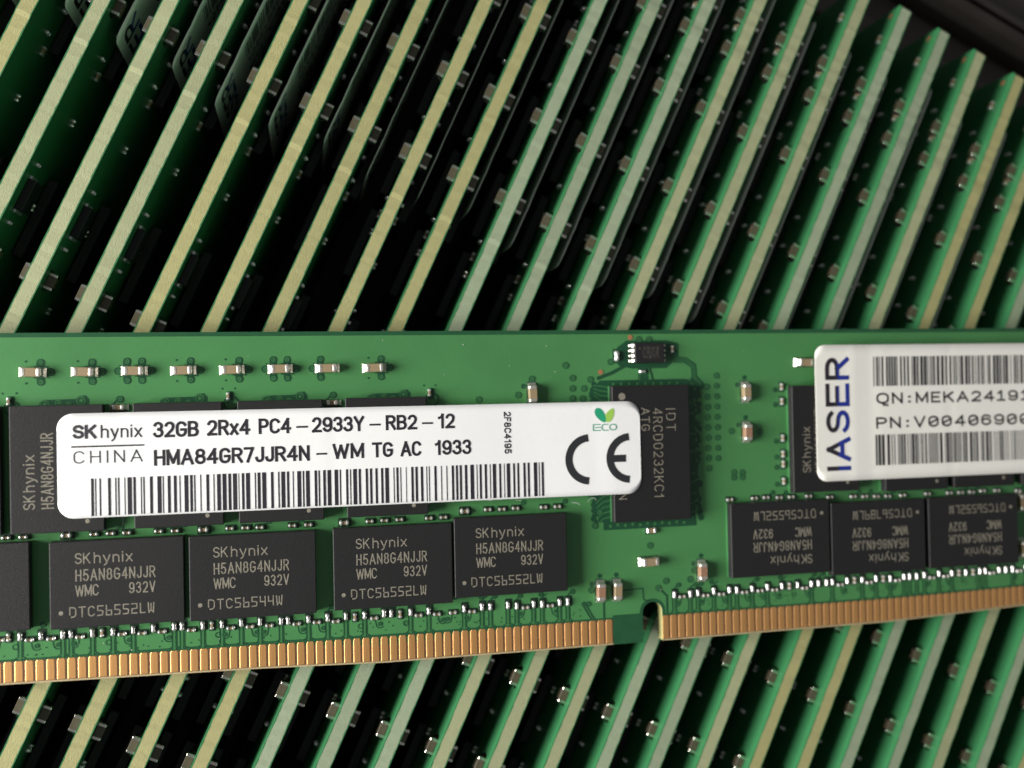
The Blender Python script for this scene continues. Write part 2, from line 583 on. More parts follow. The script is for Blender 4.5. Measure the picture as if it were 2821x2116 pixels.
def sag(x, spans, d):
    for a, b in spans:
        if a < x < b:
            t = (x - a) / (b - a)
            return -d * math.sin(math.pi * t) ** 2
    return 0.0


def z1(x, y):
    return 1.225 + sag(x, ((21.9, 24.1), (31.7, 32.9), (40.6, 42.4)), .016) + sag(x, ((50.4, 68.2),), .07) + (.05 if x > 68.3 else .05 * max(0, (x - 66.5) / 1.8)) \
        + .003 * math.sin(x * .9 + y * .4)


def z2(x, y):
    return 1.24 + sag(x, ((95.4, 98.2), (105.8, 106.7)), .03) + .006 * math.sin(x * .7 - y * .5) + .03 * math.exp(-((x - 94.8) / .35) ** 2) \
        + .10 * max(0.0, (y - 26.5) / 3) * 0.5


BARS = [(20.69, .21), (21.02, .08), (21.37, .11), (22.07, .2), (22.65, .09), (22.88, .1), (23.4, .07), (23.66, .33), (24.14, .19), (24.75, .08), (24.96, .1),
        (25.51, .22), (26.13, .32), (26.57, .08), (26.99, .22), (27.5, .22), (27.97, .08), (28.39, .32), (28.87, .21), (29.21, .1), (29.73, .08), (30.25, .22),
        (30.85, .08), (31.16, .3), (31.63, .31), (32.13, .22), (32.52, .34), (33.0, .06), (33.29, .2), (33.65, .33), (34.41, .09), (34.66, .23), (35.06, .33),
        (35.82, .21), (36.45, .11), (36.73, .33), (37.23, .19), (37.74, .08), (38.14, .33), (38.63, .12), (38.91, .32), (39.68, .21), (40.03, .12), (40.45, .21),
        (40.84, .32), (41.47, .32), (41.94, .11), (42.51, .18), (42.87, .09), (43.16, .32), (43.66, .19), (44.3, .19), (44.69, .19), (45.19, .2), (45.71, .2),
        (46.09, .33), (46.86, .08), (47.13, .18), (47.49, .08), (48.01, .06), (48.51, .2), (48.9, .2), (49.4, .22), (49.92, .08), (50.16, .08), (50.68, .2),
        (51.31, .08), (51.82, .08), (52.33, .2), (52.73, .18), (53.09, .19), (53.58, .23), (54.11, .34), (54.71, .08), (55.0, .19), (55.49, .21), (55.99, .08),
        (56.28, .31), (56.9, .18), (57.37, .07), (57.65, .32), (58.27, .18), (58.68, .18), (59.28, .21), (59.7, .19), (60.31, .32), (60.8, .08), (61.08, .2)]


def bars(s, lst, y0, y1):
    for x, w in lst:
        s.k += 1
        for j in range(4):
            a, b = y0 + (y1 - y0) * j / 4, y0 + (y1 - y0) * (j + 1) / 4
            s.mb.face([s._p(x, a), s._p(x + w, a), s._p(x + w, b), s._p(x, b)])


def on(zf):
    return lambda x, y: (x, y, zf(x, y))


def main_label(parent):
    lab = label_grid(18.0, 71.15, 15.05, 24.15, 1.35, .05, z1, 'label', 'paper', parent)
    lab['label'] = 'long white sticker with part number and barcode'
    e = .02
    s = Strokes(e, on(z1))
    h, w = 1.40, .235
    for t, a, b, y in (('32GB', 25.84, 29.66, 21.86), ('2Rx4', 30.38, 34.07, 21.9), ('PC4', 34.82, 37.66, 21.92), ('2933Y', 39.53, 44.24, 21.93),
                       ('RB2', 46.23, 49.14, 21.95), ('12', 51.12, 52.71, 21.97)):
        s.text(t, a, b, y, h, w, gap=.26)
    for a, b, y in ((38.12, 39.17, 22.47), (44.72, 45.75, 22.5), (49.59, 50.65, 22.51), (39.86, 40.85, 19.96)):
        s.line([(a + .1, y), (b - .1, y)], .17)
    for t, a, b in (('HMA84GR7JJR4N', 25.88, 39.27), ('WM', 41.34, 44.18), ('TG', 44.93, 46.84), ('AC', 47.55, 49.48), ('1933', 50.78, 54.25)):
        s.text(t, a, b, 19.38 + (a - 25.9) * .004, h, w, gap=.26)
    cw = lambda x0, y0: (lambda u, v: (x0 + v, y0 - u))
    s.text('2F8C4195', 0, 4.02, 0, .68, .115, gap=.26, tf=cw(57.47, 23.40))
    s.mb.build('print', ['black'], lab)
    s = Strokes(e, on(z1))
    s.text('SK', 19.26, 21.19, 21.93, 1.22, .25, gap=.24)
    s.text('hynix', 21.53, 24.91, 21.95, 1.15, .13, gap=.24)
    s.line([(19.2, 21.25), (25.0, 21.25)], .14)
    s.text('CHINA', 19.31, 24.93, 19.79, 1.08, .10, gap=.42)
    s.mb.build('logo', ['grey'], lab)
    s = Strokes(e, on(z1))
    bars(s, BARS, 15.20, 18.46)
    s.mb.build('barcode', ['black'], lab)
    # conformity mark
    s = Strokes(e, on(z1))
    r = 2.46 - .36
    s.line(A(65.93, 18.57, r, r, 93, 267, 22), .72, caps=False)
    s.line(A(70.08, 18.57, r, r, 93, 267, 22), .72, caps=False)
    s.line([(68.2, 18.56), (69.62, 18.56)], .70, caps=False)
    s.mb.build('mark', ['charcoal'], lab)
    s = Strokes(e, on(z1))

    def leaf(cx, cy, a, b, ang, mi):
        p = []
        for q in range(20):
            t = 2 * math.pi * q / 20
            x, y = a * math.cos(t), b * math.sin(t) * (1 - .25 * math.cos(t))
            c, d = math.cos(ang), math.sin(ang)
            p.append((cx + x * c - y * d, cy + x * d + y * c))
        s.poly(p, mi)
    leaf(68.05, 22.82, .74, .40, math.radians(60), 1)
    leaf(67.13, 22.83, .82, .42, math.radians(-56), 0)
    for gx, ww, gl in ((66.36, .72, [[(1, 1), (0, 1), (0, 0), (1, 0)], [(.25, .5), (1.05, .5)]]),
                       (67.24, .62, [[(1, 1), (.25, 1), (0, .75), (0, .25), (.25, 0), (1, 0)]]),
                       (68.0, .72, [A(.5, .5, .5, .5, 0, 360, 12)])):
        for st in gl:
            s.line([(gx + px * ww, 21.36 + py * .58) for px, py in st], .085, 0)
    s.mb.build('emblem', ['leaf_dark', 'leaf_light'], lab)
    return lab


def code_bars(x0, x1, seed):
    rnd = random.Random(seed)
    out, x, u = [], x0, .105
    while x < x1:
        w = rnd.choice((1, 1, 1, 2, 2, 3)) * u
        out.append((x, w * .95))
        x += w + rnd.choice((1, 1, 1, 2, 2, 3)) * u
    return out


def side_label(parent):
    """cream sticker that carries the stock number"""
    lab = label_grid(90.42, 127.4, 15.40, 29.52, 1.1, .06, z2, 'label', 'paper2', parent)
    lab['label'] = 'cream sticker with stock number between two barcodes'
    e = .02
    s = Strokes(e, on(z2))
    s.text('QN:MEKA24191', 97.42, 116.1, 23.28, 1.17, .21, gap=.30, glyphs={'1': GLYPHS['l']})
    s.text('PN:Voo4o69oo', 97.32, 116.1, 20.70, 1.19, .21, gap=.30)
    s.mb.build('print', ['soot'], lab)
    s = Strokes(e, on(z2))
    bars(s, code_bars(97.15, 124, 3), 25.15, 28.25)
    s.mb.build('barcode', ['soot'], lab)
    s = Strokes(e, on(z2))
    bars(s, code_bars(97.2, 124, 5), 16.85, 20.05)
    s.mb.build('barcode', ['soot'], lab)
    # upright wordmark, its upper half black and its lower half blue
    s = Strokes(e, on(z2))
    ccw = lambda u, v: (94.27 - v, 16.5 + u)
    for t, a, b in (('I', 0, .38), ('A', .92, 3.42), ('S', 3.88, 6.22), ('E', 6.62, 9.0), ('R', 9.38, 11.72)):
        s.text(t, a, b, 0, 2.76, .46, tf=ccw) if t != 'I' else s.line([ccw(.19, .23), ccw(.19, 2.53)], .46)
    me = s.mb.data('print', ['black', 'blue'])
    bm = bmesh.new()
    bm.from_mesh(me)
    bmesh.ops.bisect_plane(bm, geom=bm.verts[:] + bm.edges[:] + bm.faces[:], plane_co=(92.88 * U, 0, 0), plane_no=(1, 0, 0))
    for f in bm.faces:
        f.material_index = 1 if f.calc_center_median().x > 92.88 * U else 0
    bm.to_mesh(me)
    bm.free()
    put('print', me, lab)
    return lab


# ---------------------------------------------------------------- the module that lies on top
main = bpy.data.objects.new('memory_module', None)
COL.objects.link(main)
main.empty_display_size = 1
tag(main, 'green memory module lying flat across the row, with white stickers and gold contacts', 'memory module')
brd = put('board', BOARD, main)
brd.color = (1.05, 1.0, .72, 1)

# copper pour under the solder mask: the lighter green field, set back from the cut edge
s = Strokes(.012)
n = 60
lowp = [(0.5, 3.05), (13, 3.03), (34, 2.95), (46, 2.78), (68.3, 2.74), (68.4, 2.95), (71.2, 2.95)]
slot = [(71.2, 3.1)] + A(72.55, 3.1, 1.35, 1.25, 180, 0, 10)[1:-1] + [(73.9, 3.1)]
lowp = lowp + slot + [(73.9, 2.75), (99, 2.75), (116, 3.0), (132.8, 3.05)]
s.poly(lowp + [(132.8, 30.86), (0.5, 30.86)])
s.mb.build('copper_pour', ['mask'], brd)

RV = [(14.56, 4.93), (16.22, 4.87), (17.97, 4.84), (18.63, 4.84), (20.39, 4.81), (22.07, 4.79), (23.75, 4.82), (25.43, 4.85), (27.19, 4.88), (27.85, 4.86), (29.63, 4.79),
      (31.28, 4.79), (32.96, 4.81), (34.61, 4.77), (36.47, 4.7), (37.1, 4.69), (38.92, 4.69), (40.65, 4.72), (42.32, 4.72), (44.04, 4.7), (45.84, 4.74), (46.52, 4.69),
      (48.33, 4.68), (50.06, 4.67), (53.46, 4.65), (55.18, 4.7), (56.01, 4.67), (57.73, 4.7), (58.61, 4.56), (60.28, 4.61), (61.15, 4.55), (62.9, 4.61), (63.74, 4.61),
      (74.87, 4.56), (76.58, 4.51), (77.41, 4.57), (79.15, 4.64), (80.86, 4.65), (81.68, 4.59), (83.38, 4.6), (85.09, 4.66), (86.72, 4.66), (88.49, 4.67), (90.09, 4.69),
      (90.9, 4.7), (91.82, 4.71), (92.5, 4.73), (94.25, 4.74), (96.0, 4.75), (97.64, 4.77), (99.32, 4.67), (101.0, 4.75), (101.67, 4.74), (102.53, 4.72), (103.46, 4.79),
      (105.24, 4.81), (106.84, 4.77), (108.56, 4.76), (110.33, 4.79), (111.0, 4.78), (112.76, 4.76), (113.61, 4.75), (114.47, 4.76), (116.2, 4.8), (117.05, 4.8)]
RH = [(13.05, 4.76), (15.32, 4.6), (17.05, 4.58), (19.38, 4.56), (22.84, 4.55), (24.51, 4.5), (26.18, 4.51), (28.66, 4.46), (32.05, 4.4), (33.74, 4.4), (35.44, 4.38),
      (37.87, 4.35), (39.69, 4.36), (41.41, 4.32), (44.93, 4.36), (49.1, 4.34), (50.84, 4.33), (52.37, 4.36), (54.22, 4.34), (59.47, 4.35), (61.97, 4.36), (75.68, 4.33),
      (78.24, 4.28), (79.96, 4.29), (82.5, 4.32), (84.23, 4.37), (85.87, 4.35), (89.27, 4.32), (93.39, 4.39), (96.79, 4.42), (100.17, 4.43), (104.32, 4.46), (106.03, 4.5),
      (111.76, 4.5), (115.22, 4.52)]
RV2 = [(13.66, 4.96), (21.18, 4.78), (30.41, 4.75), (43.14, 4.6), (47.35, 4.58), (87.55, 4.64), (95.08, 4.75), (98.48, 4.72), (107.68, 4.79), (109.44, 4.74)]
RM = [(13.58, 13.54), (14.96, 13.52), (20.65, 13.48), (22.01, 13.48), (23.36, 13.46), (26.02, 13.46), (27.41, 13.43), (32.11, 13.41), (33.48, 13.39), (34.74, 13.36),
      (37.63, 13.39), (39.07, 13.39), (44.68, 13.42), (46.05, 13.44), (47.46, 13.45), (50.25, 13.45), (51.64, 13.47), (55.95, 14.0), (57.34, 13.97), (58.69, 14.0),
      (61.49, 13.97), (62.89, 13.97), (81.1, 13.84), (83.84, 13.86), (85.14, 13.88), (86.62, 13.81), (87.99, 13.81), (89.98, 13.82), (92.43, 13.6), (95.15, 13.55),
      (96.5, 13.5), (97.88, 13.45), (99.24, 13.42), (101.02, 13.43), (104.05, 13.47), (106.73, 13.44), (108.12, 13.45), (109.48, 13.43), (110.86, 13.49), (112.68, 13.45),
      (115.38, 13.3)]
RMB = [(18.41, 13.51), (29.83, 13.41), (42.32, 13.41), (53.7, 13.97)]
TOPC = [(15.85, 27.8), (20.04, 27.78), (24.17, 27.82), (28.3, 27.8), (32.51, 27.8), (36.78, 27.82), (41.02, 27.82), (45.36, 27.80)]


# darker lines and rings where the copper is etched away
G = Strokes(.018)        # mi 0 clearance, 1 trace, 2 pad clearance with the parts' shadow painted in
G.layered = True
rnd = random.Random(11)


def rect(x, y, w, h, mi=0):
    c = min(w, h) * .22
    G.poly([(x - w + c, y - h), (x + w - c, y - h), (x + w, y - h + c), (x + w, y + h - c), (x + w - c, y + h), (x - w + c, y + h), (x - w, y + h - c), (x - w, y - h + c)], mi)


def via(x, y, r=.30, w=.10):
    w *= 1.2
    G.disc(x, y, r + w * .5, 1)
    G.ring(x, y, r, w, 0)
    G.ring(x, y, r * .35, .05, 0, 8)


def solid_via(x, y, r=.36):
    G.disc(x, y, r, 1)
    G.ring(x, y, r * .86, .09, 0, 12)
    G.ring(x, y, r * .3, .05, 0, 8)


def top_of(x):
    return 2.76 if 46 < x < 100 else (2.76 + .27 * min(1, (46 - x) / 33) if x < 46 else 2.76 + .25 * min(1, (x - 100) / 16))


for x, y in RV:
    rect(x + .08, y + .10, .36, .52, 2)
    t = top_of(x)
    if rnd.random() < .82:
        G.line([(x - .19, y - .3), (x - .19, t + .16), (x - .42, t + .02)], .10, 0)
        G.line([(x + .19, y - .3), (x + .19, t + .16), (x + .42, t + .02)], .10, 0)
        G.line([(x, y - .3), (x, t)], .18, 1)
    if rnd.random() < .5:
        G.line([(x, y + .4), (x + .1, y + .75), (x + .45, y + .95)], .13, 0)
        via(x + rnd.uniform(-.3, .6), y + .95, .2, .08)
for x, y in RH:
    rect(x + .04, y + .06, .50, .27, 2)
    if rnd.random() < .85:
        d = rnd.choice((1, 1, -1))
        G.line([(x + .1 * d, y - .2), (x + .15 * d, y - .55)] + [(x + d * (.55 + .38 * math.cos(a)), y - .62 + .34 * math.sin(a)) for a in [math.pi + i * math.pi / 8 for i in range(7)]], .10, 0)
        via(x + .55 * d, y - .58, .17, .07)
for x, y in RV2:
    rect(x + .05, y, .28, .5, 2)
    G.ring(x + .5, y - .9, .22, .07)
for x, y in RM:
    rect(x + .08, y + .05, .52, .29, 2)
    if rnd.random() < .5:
        G.line([(x + .3, y + .1), (x + .75, y + .45)], .12, 0)
        via(x + .8, y + .5, .2, .08)
for x, y in RMB:
    rect(x + .05, y, .60, .44, 2)
for i in range(150):
    x = rnd.uniform(12, 117)
    if 66 < x < 76:
        continue
    G.disc(x, rnd.uniform(3.1, 3.9), .07, 0, 8)
# clover-shaped pads under the row of capacitors near the top edge
for i, (x, y) in enumerate(TOPC):
    right = i != 6
    left = i in (2, 5, 6)
    for ok, sg in ((right, 1), (left, -1)):
        if not ok:
            continue
        cx = x + sg * .62
        G.line([(cx - .5, y + .47), (cx + .62 * sg if sg > 0 else cx - .62, y + .47)], .11, 0)
        G.line([(cx - .5, y - .47), (cx + .62 * sg if sg > 0 else cx - .62, y - .47)], .11, 0)
        for sy in (-1, 1):
            rect(cx, y + sy * .62, .33, .22)
            via(cx, y + sy * .86, .26, .10)
        if i != 6:
            solid_via(x + 1.42, y, .37)
    if left:
        via(x - 1.36, y, .27, .10)
    if not left:
        G.disc(x - .55, y + .95, .10)
        G.disc(x - .55, y - .95, .10)
# via chains over the upper chips
for cx in (17.97, 27.92, 36.75, 46.3):
    G.poly([(cx - 1.75, 24.5), (cx + 2.35, 24.5), (cx + 2.45, 25.35), (cx + 2.15, 25.72), (cx + 1.6, 25.68), (cx + 1.3, 25.42), (cx - 1.3, 25.38), (cx - 1.6, 25.2)], 0)
    for dx, dy, r in ((-1.2, 24.98, .33), (-.1, 25.08, .24), (.75, 24.92, .2), (1.75, 25.25, .34)):
        G.ring(cx + dx, dy, r, .09, 1, 12)
        G.disc(cx + dx, dy, r * .5, 1)
for x, y in ((22.82, 24.59), (41.4, 24.61)):
    rect(x + .1, y - .1, .85, .40)
    G.line([(x - .55, y + .2), (x - .1, y + .7)], .14, 0)
    via(x + .1, y + .72, .26, .10)
for x, y in ((13.91, 25.3), (32.14, 25.4), (50.51, 25.37)):
    rect(x + .15, y - .1, .3, .55)
    G.ring(x + .25, y - .62, .62, .12)
    G.disc(x - .5, y + .7, .09)
    G.disc(x + .6, y + .7, .09)
# vias by the register
for x, y in ((64.03, 27.79), (64.72, 26.54), (64.7, 25.51), (65.86, 25.49), (64.68, 24.52), (65.71, 24.5), (66.54, 26.36), (59.2, 24.98), (60.59, 26.51), (55.3, 24.6), (81.52, 20.85), (84.68, 20.7),
             (81.68, 16.61), (82.6, 16.57), (81.67, 16.1), (82.59, 16.09), (71.7, 30.3), (72.77, 30.3), (68.67, 28.09), (72.42, 9.64), (74.03, 6.0), (73.2, 5.34), (76.64, 6.01), (66.2, 5.6), (75.6, 29.5),
             (71.3, 7.95), (66.35, 15.0), (67.2, 13.2), (66.7, 11.9), (77.1, 6.9)):
    solid_via(x, y, .33)
for k in range(9):
    solid_via(79.99, 26.56 - k * 1.055, .31)
for k in range(9):
    solid_via(78.9 + .04 * (k % 3), 25.44 - k * 1.04, .33)
# fan-out around the register
G.poly([(67.6, 11.4), (77.45, 11.4), (77.45, 12.4), (67.6, 12.4)], 0)
G.poly([(76.3, 11.9), (77.3, 11.9), (77.5, 14), (77.55, 25.2), (77.0, 26.2), (76.3, 26.3)], 0)  # dark strip beside the register: clearance, its cast shadow painted in
G.poly([(66.9, 25.2), (67.2, 25.9), (67.5, 26.25), (76.4, 26.3), (77.0, 26.2), (77.3, 25.4), (68.5, 25.4), (68.5, 23.9), (66.9, 23.9)], 0)
G.poly([(67.1, 12.2), (68.4, 12.2), (68.4, 15.2), (66.9, 15.2), (66.8, 14.2)], 0)
for k in range(46):        # ragged border of clearances and painted register shadow
    y = 12.2 + k * .31
    G.disc(77.45 + rnd.uniform(-.1, .55), y, rnd.uniform(.22, .40), 0, 9)
for k in range(12):
    G.disc(66.8 + rnd.uniform(-.35, .25), 12.3 + k * .28, rnd.uniform(.2, .34), 0, 9)
    G.disc(66.8 + rnd.uniform(-.3, .2), 23.9 + k * .18, rnd.uniform(.2, .32), 0, 9)
for k in range(5):
    y = 14.9 - k * .55
    G.line([(68.3, y), (67.6, y - .15), (66.9 + .05 * k, y - .75 + .05 * k)], .11, 1)
for k in range(11):
    G.disc(68.3 + k * .78, 11.78 + .1 * (k % 2), .17, 1, 8)
for k in range(9):
    G.disc(68.9 + k * .85, 25.86, .15, 1, 8)
for k in range(13):
    y = 12.7 + k * 1.0 + rnd.uniform(-.15, .15)
    if rnd.random() < .7:
        G.line([(76.5, y), (77.0, y + .1), (77.4 + rnd.uniform(0, .2), y + rnd.uniform(.1, .4))], .11, 1)
    G.disc(77.6 + rnd.uniform(-.1, .3), y + .4, .16, 1, 8)
for k in range(4):
    G.line([(68.4, 24.2 + k * .45), (67.5, 24.3 + k * .47), (66.9, 24.8 + k * .32)], .10, 1)
# lines around the small eight-lead chip
G.poly([(69.9, 27.6), (70.9, 27.4), (74.6, 27.4), (75.9, 28.6), (75.9, 29.9), (74.6, 30.2), (70.4, 30.2), (69.5, 29.6), (68.9, 29.0), (69.2, 28.0)], 0)
G.line([(69.4, 28.2), (69.9, 27.55), (68.8, 27.0), (67.4, 26.5)], .34, 0)
G.line([(74.3, 28.3), (76.6, 28.2), (77.5, 27.6), (77.6, 26.4), (78.4, 25.6)], .60, 0)
for k in range(3):
    G.line([(74.4, 28.14 + k * .16), (76.6 + .02 * k, 28.04 + k * .16), (77.36 + k * .14, 27.5 + .05 * k), (77.46 + k * .14, 26.4), (78.3, 25.55 + k * .14)], .06, 1)
rect(72.1, 26.9, .55, .75)
G.line([(71.7, 27.0), (71.7, 26.2)], .1, 1)
G.line([(72.8, 27.5), (73.1, 26.2)], .22, 0)
# pads of the loose capacitors
for x, y, v in ((60.55, 25.06, 1), (83.08, 24.81, 1), (83.11, 20.7, 1), (77.84, 6.81, 1), (67.08, 5.43, 1), (68.79, 5.43, 1), (72.25, 8.09, 0), (89.8, 27.76, 0), (69.32, 28.66, 2), (72.53, 11.16, 3)):
    if v == 1:
        rect(x - .05, y + .1, .48, 1.12)
        G.disc(x, y + 1.5, .24)
        G.disc(x - .8, y + .75, .26)
    elif v == 0:
        rect(x, y + .03, 1.12, .5)
    elif v == 2:
        rect(x, y, .42, .72)
    else:
        rect(x, y, .62, .4)
G.line([(69.4, 5.35), (71.55, 5.42), (71.62, 4.3), (72.1, 4.1)], .13, 0)
G.line([(67.45, 4.2), (67.45, 2.8)], .2, 0)
for a in (0, .32):
    via(65.4 + a * 1.6, 4.25, .2, .09)
    G.line([(65.4 + a, 4.0), (65.9 + a, 3.1), (66.1 + a, 2.8)], .16, 0)
G.line([(73.3, 5.3), (74.1, 4.5), (74.1, 2.8)], .2, 0)
# open pads beside the right-hand upper chip
for y in (25.29, 23.76, 19.96, 18.31, 17.27, 15.5):
    rect(87.2, y, .3, .55)
    via(86.5, y - .3, .22, .08)
gaps = G.mb.build('etched_line', ['gap', 'trace', 'pad_gap_shade'], brd)
gaps['kind'] = 'stuff'
# bare test spots
for x, y in ((70.77, 30.52), (67.6, 27.08)):
    s = Strokes(.05)
    s.disc(x, y, .26)
    s.mb.build('test_pad', ['copper'], brd)

# edge contacts
def edge_y(x):
    pts = [(0, .9), (12.9, .87), (34.6, .48), (46, .10), (60, .05), (73.6, .05), (99, .07), (116, .67), (133.4, .9)]
    for (a, b), (c, d) in zip(pts, pts[1:]):
        if a <= x <= c:
            return b + (d - b) * (x - a) / (c - a)
    return .9


cm = MB()
cw_, c_ = .335, .10
for z0, z1_, in ((0, 0),):
    o_ = [(-cw_, 0), (cw_, 0), (cw_, .93), (cw_ - c_, 1.0), (-cw_ + c_, 1.0), (-cw_, .93)]
    ins = [(-cw_ + .04, .012), (cw_ - .04, .012), (cw_ - .04, .915), (cw_ - c_ - .02, .98), (-cw_ + c_ + .02, .98), (-cw_ + .04, .915)]
    vv = [(x, y, .004) for x, y in o_] + [(x, y, .026) for x, y in ins]
    cm.mesh(vv, [tuple(range(6, 12))] + [(i, (i + 1) % 6, 6 + (i + 1) % 6, 6 + i) for i in range(6)])
for xa, xb in ((.4, 68.35), (73.62, 132.9)):
    xs = [xa] + [q for q in (12.9, 34.6, 46, 60, 99, 116) if xa < q < xb] + [xb]
    t = Strokes(.002)
    t.poly([(x, edge_y(x) + .16) for x in xs] + [(x, top_of(x) - .22) for x in reversed(xs)])
    t.mb.build('contact_bed', ['bed'], brd)
    t = Strokes(.002)
    t.poly([(x, edge_y(x) + .002) for x in xs] + [(x, edge_y(x) + .158) for x in reversed(xs)])
    t.mb.build('bevel', ['bevel'], brd)
CONTACT = cm.data('contact', ['gold'])


for nn in range(1, 145):
    x = 3.35 + .85 * (nn - 1) if nn <= 77 else 73.9 + .85 * (nn - 78)
    y0 = edge_y(x) + .20
    y1 = top_of(x) - .20
    put('contact', CONTACT, main, (x, y0, 0), 0, (1, y1 - y0, 1))

# memory chips
def chip(parent, x, y, rz, lot=None):
    o = put('memory_chip', CHIP, parent, (x, y, 0), rz)
    if lot:
        put('marking', MARKS[lot], o)['kind'] = 'stuff'
        put('substrate', CHIP_SUB, o)
    return o


A1, A2, A3 = 'DTC56552LW', 'DTC56544W', 'DTC56789LW'
for x, y, r, lot in ((10.16, 9.45, 0, A1), (22.73, 9.32, 0, A1), (34.17, 9.22, 0, A2), (46.74, 9.29, 0, A1), (57.97, 9.69, 0, A1),
                     (86.2, 9.80, math.pi, A1), (97.41, 9.36, math.pi, A3), (108.88, 9.41, math.pi, A1), (123.6, 9.4, math.pi, A1),
                     (9.75, 19.4, H, A1), (17.97, 19.40, H, A1), (27.92, 19.42, H, A1), (36.75, 19.44, H, A1), (46.33, 19.5, H, A1),
                     (91.52, 19.85, H, A1), (102.1, 19.55, H, A1), (110.35, 19.6, H, A1), (118.9, 19.6, H, A1)):
    chip(main, x, y, r, lot)
# its underside, resting on the row below
for k in range(5):
    for x0 in (9.0, 80.0):
        o = put('memory_chip', CHIP, main, (x0 + 11.6 * k, 9.4, -1.4), 0)
        o.rotation_euler = (math.pi, 0, 0)
        o = put('memory_chip', CHIP, main, (x0 + 9.4 * k, 19.6, -1.4), 0)
        o.rotation_euler = (math.pi, 0, H)

# register chip
mb = MB()
mb.box(-4.02, 4.02, -6.70, 6.70, .322, 1.2, 0, .05)
reg = mb.build('register_chip', ['epoxy'], main, (72.39, 18.97, 0))
mb = MB()
mb.box(-4.04, 4.04, -6.72, 6.72, .02, .32)
mb.build('substrate', ['trace'], reg)
s = Strokes(1.206)
f_ = lambda x0, y0: (lambda u, v: (x0 + v - 72.39, y0 - u - 18.97))
s.text('IDT', 0, 2.25, 0, 1.0, .095, gap=.4, tf=f_(73.95, 23.36))
s.text('4RCD0232KC1', 0, 8.85, 0, 1.0, .095, gap=.34, tf=f_(72.56, 23.40))
s.text('ATG', 0, 2.3, 0, .9, .095, gap=.3, tf=f_(71.33, 23.48))
s.text('N', 0, .6, 0, .85, .09, tf=f_(68.85, 15.1))
s.disc(69.37 - 72.39, 24.62 - 18.97, .36, n=18)
s.mb.build('marking', ['ink'], reg)

# small eight-lead chip
mb = MB()
mb.box(-1.55, 1.55, -1.0, 1.0, .08, .78, 0, .06)
ee = mb.build('eeprom_chip', ['epoxy'], main, (72.55, 28.92, 0))
s = Strokes(.786)
for j, (t, y) in enumerate((('2943', .30), ('L5C2', -.12), ('W8T1', -.55))):
    s.text(t, -.75, .95, y, .32, .045)
s.disc(-1.05, .45, .09)
s.mb.build('marking', ['ink_dim'], ee)
lm = MB()
lm.mesh([(-.42, -.07, .02), (-.42, .07, .02), (-.36, -.11, .10), (-.36, .11, .10), (-.18, -.13, .18), (-.18, .13, .18), (0, -.13, .42), (0, .13, .42), (0, -.13, .02), (0, .13, .02)],
        [(0, 2, 3, 1), (2, 4, 5, 3), (4, 6, 7, 5), (0, 8, 6, 4, 2), (1, 3, 5, 7, 9)])
LEAD = lm.data('lead', ['tin'])
for k in range(4):
    put('lead', LEAD, ee, (-1.55, .76 - k * .507, 0), 0)
    put('lead', LEAD, ee, (1.55, .76 - k * .507, 0), math.pi)

# passives
for x, y in TOPC:
    capacitor(main, x, y, 0)
capacitor(main, 60.55, 25.06, H)
capacitor(main, 83.08, 24.81, H)
capacitor(main, 83.11, 20.7, H, red=True)
capacitor(main, 77.84, 6.81, H, red=True)
capacitor(main, 67.08, 5.43, H, red=True)
capacitor(main, 68.79, 5.43, H)
capacitor(main, 72.25, 8.09, 0)
capacitor(main, 89.8, 27.76, 0)
capacitor(main, 115.62, 12.1, H)
capacitor(main, 115.62, 7.0, H)
capacitor(main, 22.82, 24.59, 0, small=True)
capacitor(main, 41.4, 24.61, 0, small=True)
put('resistor', R_WIDE, main, (72.53, 11.16, 0), 0, (1.05, 1.0, 1))
put('resistor', R_BEAD, main, (69.32, 28.66, 0), H, (1.35, 1.3, 1.3))
put('resistor', R_BEAD, main, (71.99, 27.09, 0), 0, (.95, .9, 1))
for x, y in ((75.19, 29.31), (13.91, 25.3), (32.14, 25.4), (50.51, 25.37)):
    put('resistor', R_CAP, main, (x, y, 0), H)
for y in (25.29, 23.76, 19.96, 18.31, 17.27, 15.5):
    put('resistor', R_CAP, main, (87.2, y, 0), H)
for x, y in RV:
    put('resistor', R_BEAD, main, (x, y, 0), H + rnd.uniform(-.05, .05), (rnd.uniform(.9, 1.02), rnd.uniform(.9, 1.05), 1))
for x, y in RH:
    put('resistor', R_CAP, main, (x, y, 0), rnd.uniform(-.05, .05))
for x, y in RV2:
    put('resistor', R_CAP, main, (x, y, 0), H)
for x, y in RM:
    put('resistor', R_CAP, main, (x, y, 0), rnd.uniform(-.05, .05))
for x, y in RMB:
    put('resistor', R_CAP, main, (x, y, 0), 0, (1.2, 1.45, 1.2))

# a few fibres and specks that cling to the board
s = Strokes(.06)
rl = random.Random(21)
for x, y, n in ((23.0, 14.2, 3), (43.2, 14.1, 2), (56.4, 14.9, 2), (58.7, 14.8, 2), (66.0, 14.3, 4), (65.2, 14.9, 3), (64.4, 14.3, 3)):
    a = rl.uniform(0, 6.28)
    p = [(x, y)]
    for k in range(n):
        a += rl.uniform(-.9, .9)
        p.append((p[-1][0] + .28 * math.cos(a), p[-1][1] + .28 * math.sin(a)))
    s.line(p, .035)
for k in range(26):
    s.disc(rl.uniform(14, 115), rl.choice((rl.uniform(26, 30.5), rl.uniform(3, 6))), rl.uniform(.02, .05), n=6)
s.mb.build('lint', ['lint'], main)['kind'] = 'stuff'

main_label(main)
lab2 = side_label(main)

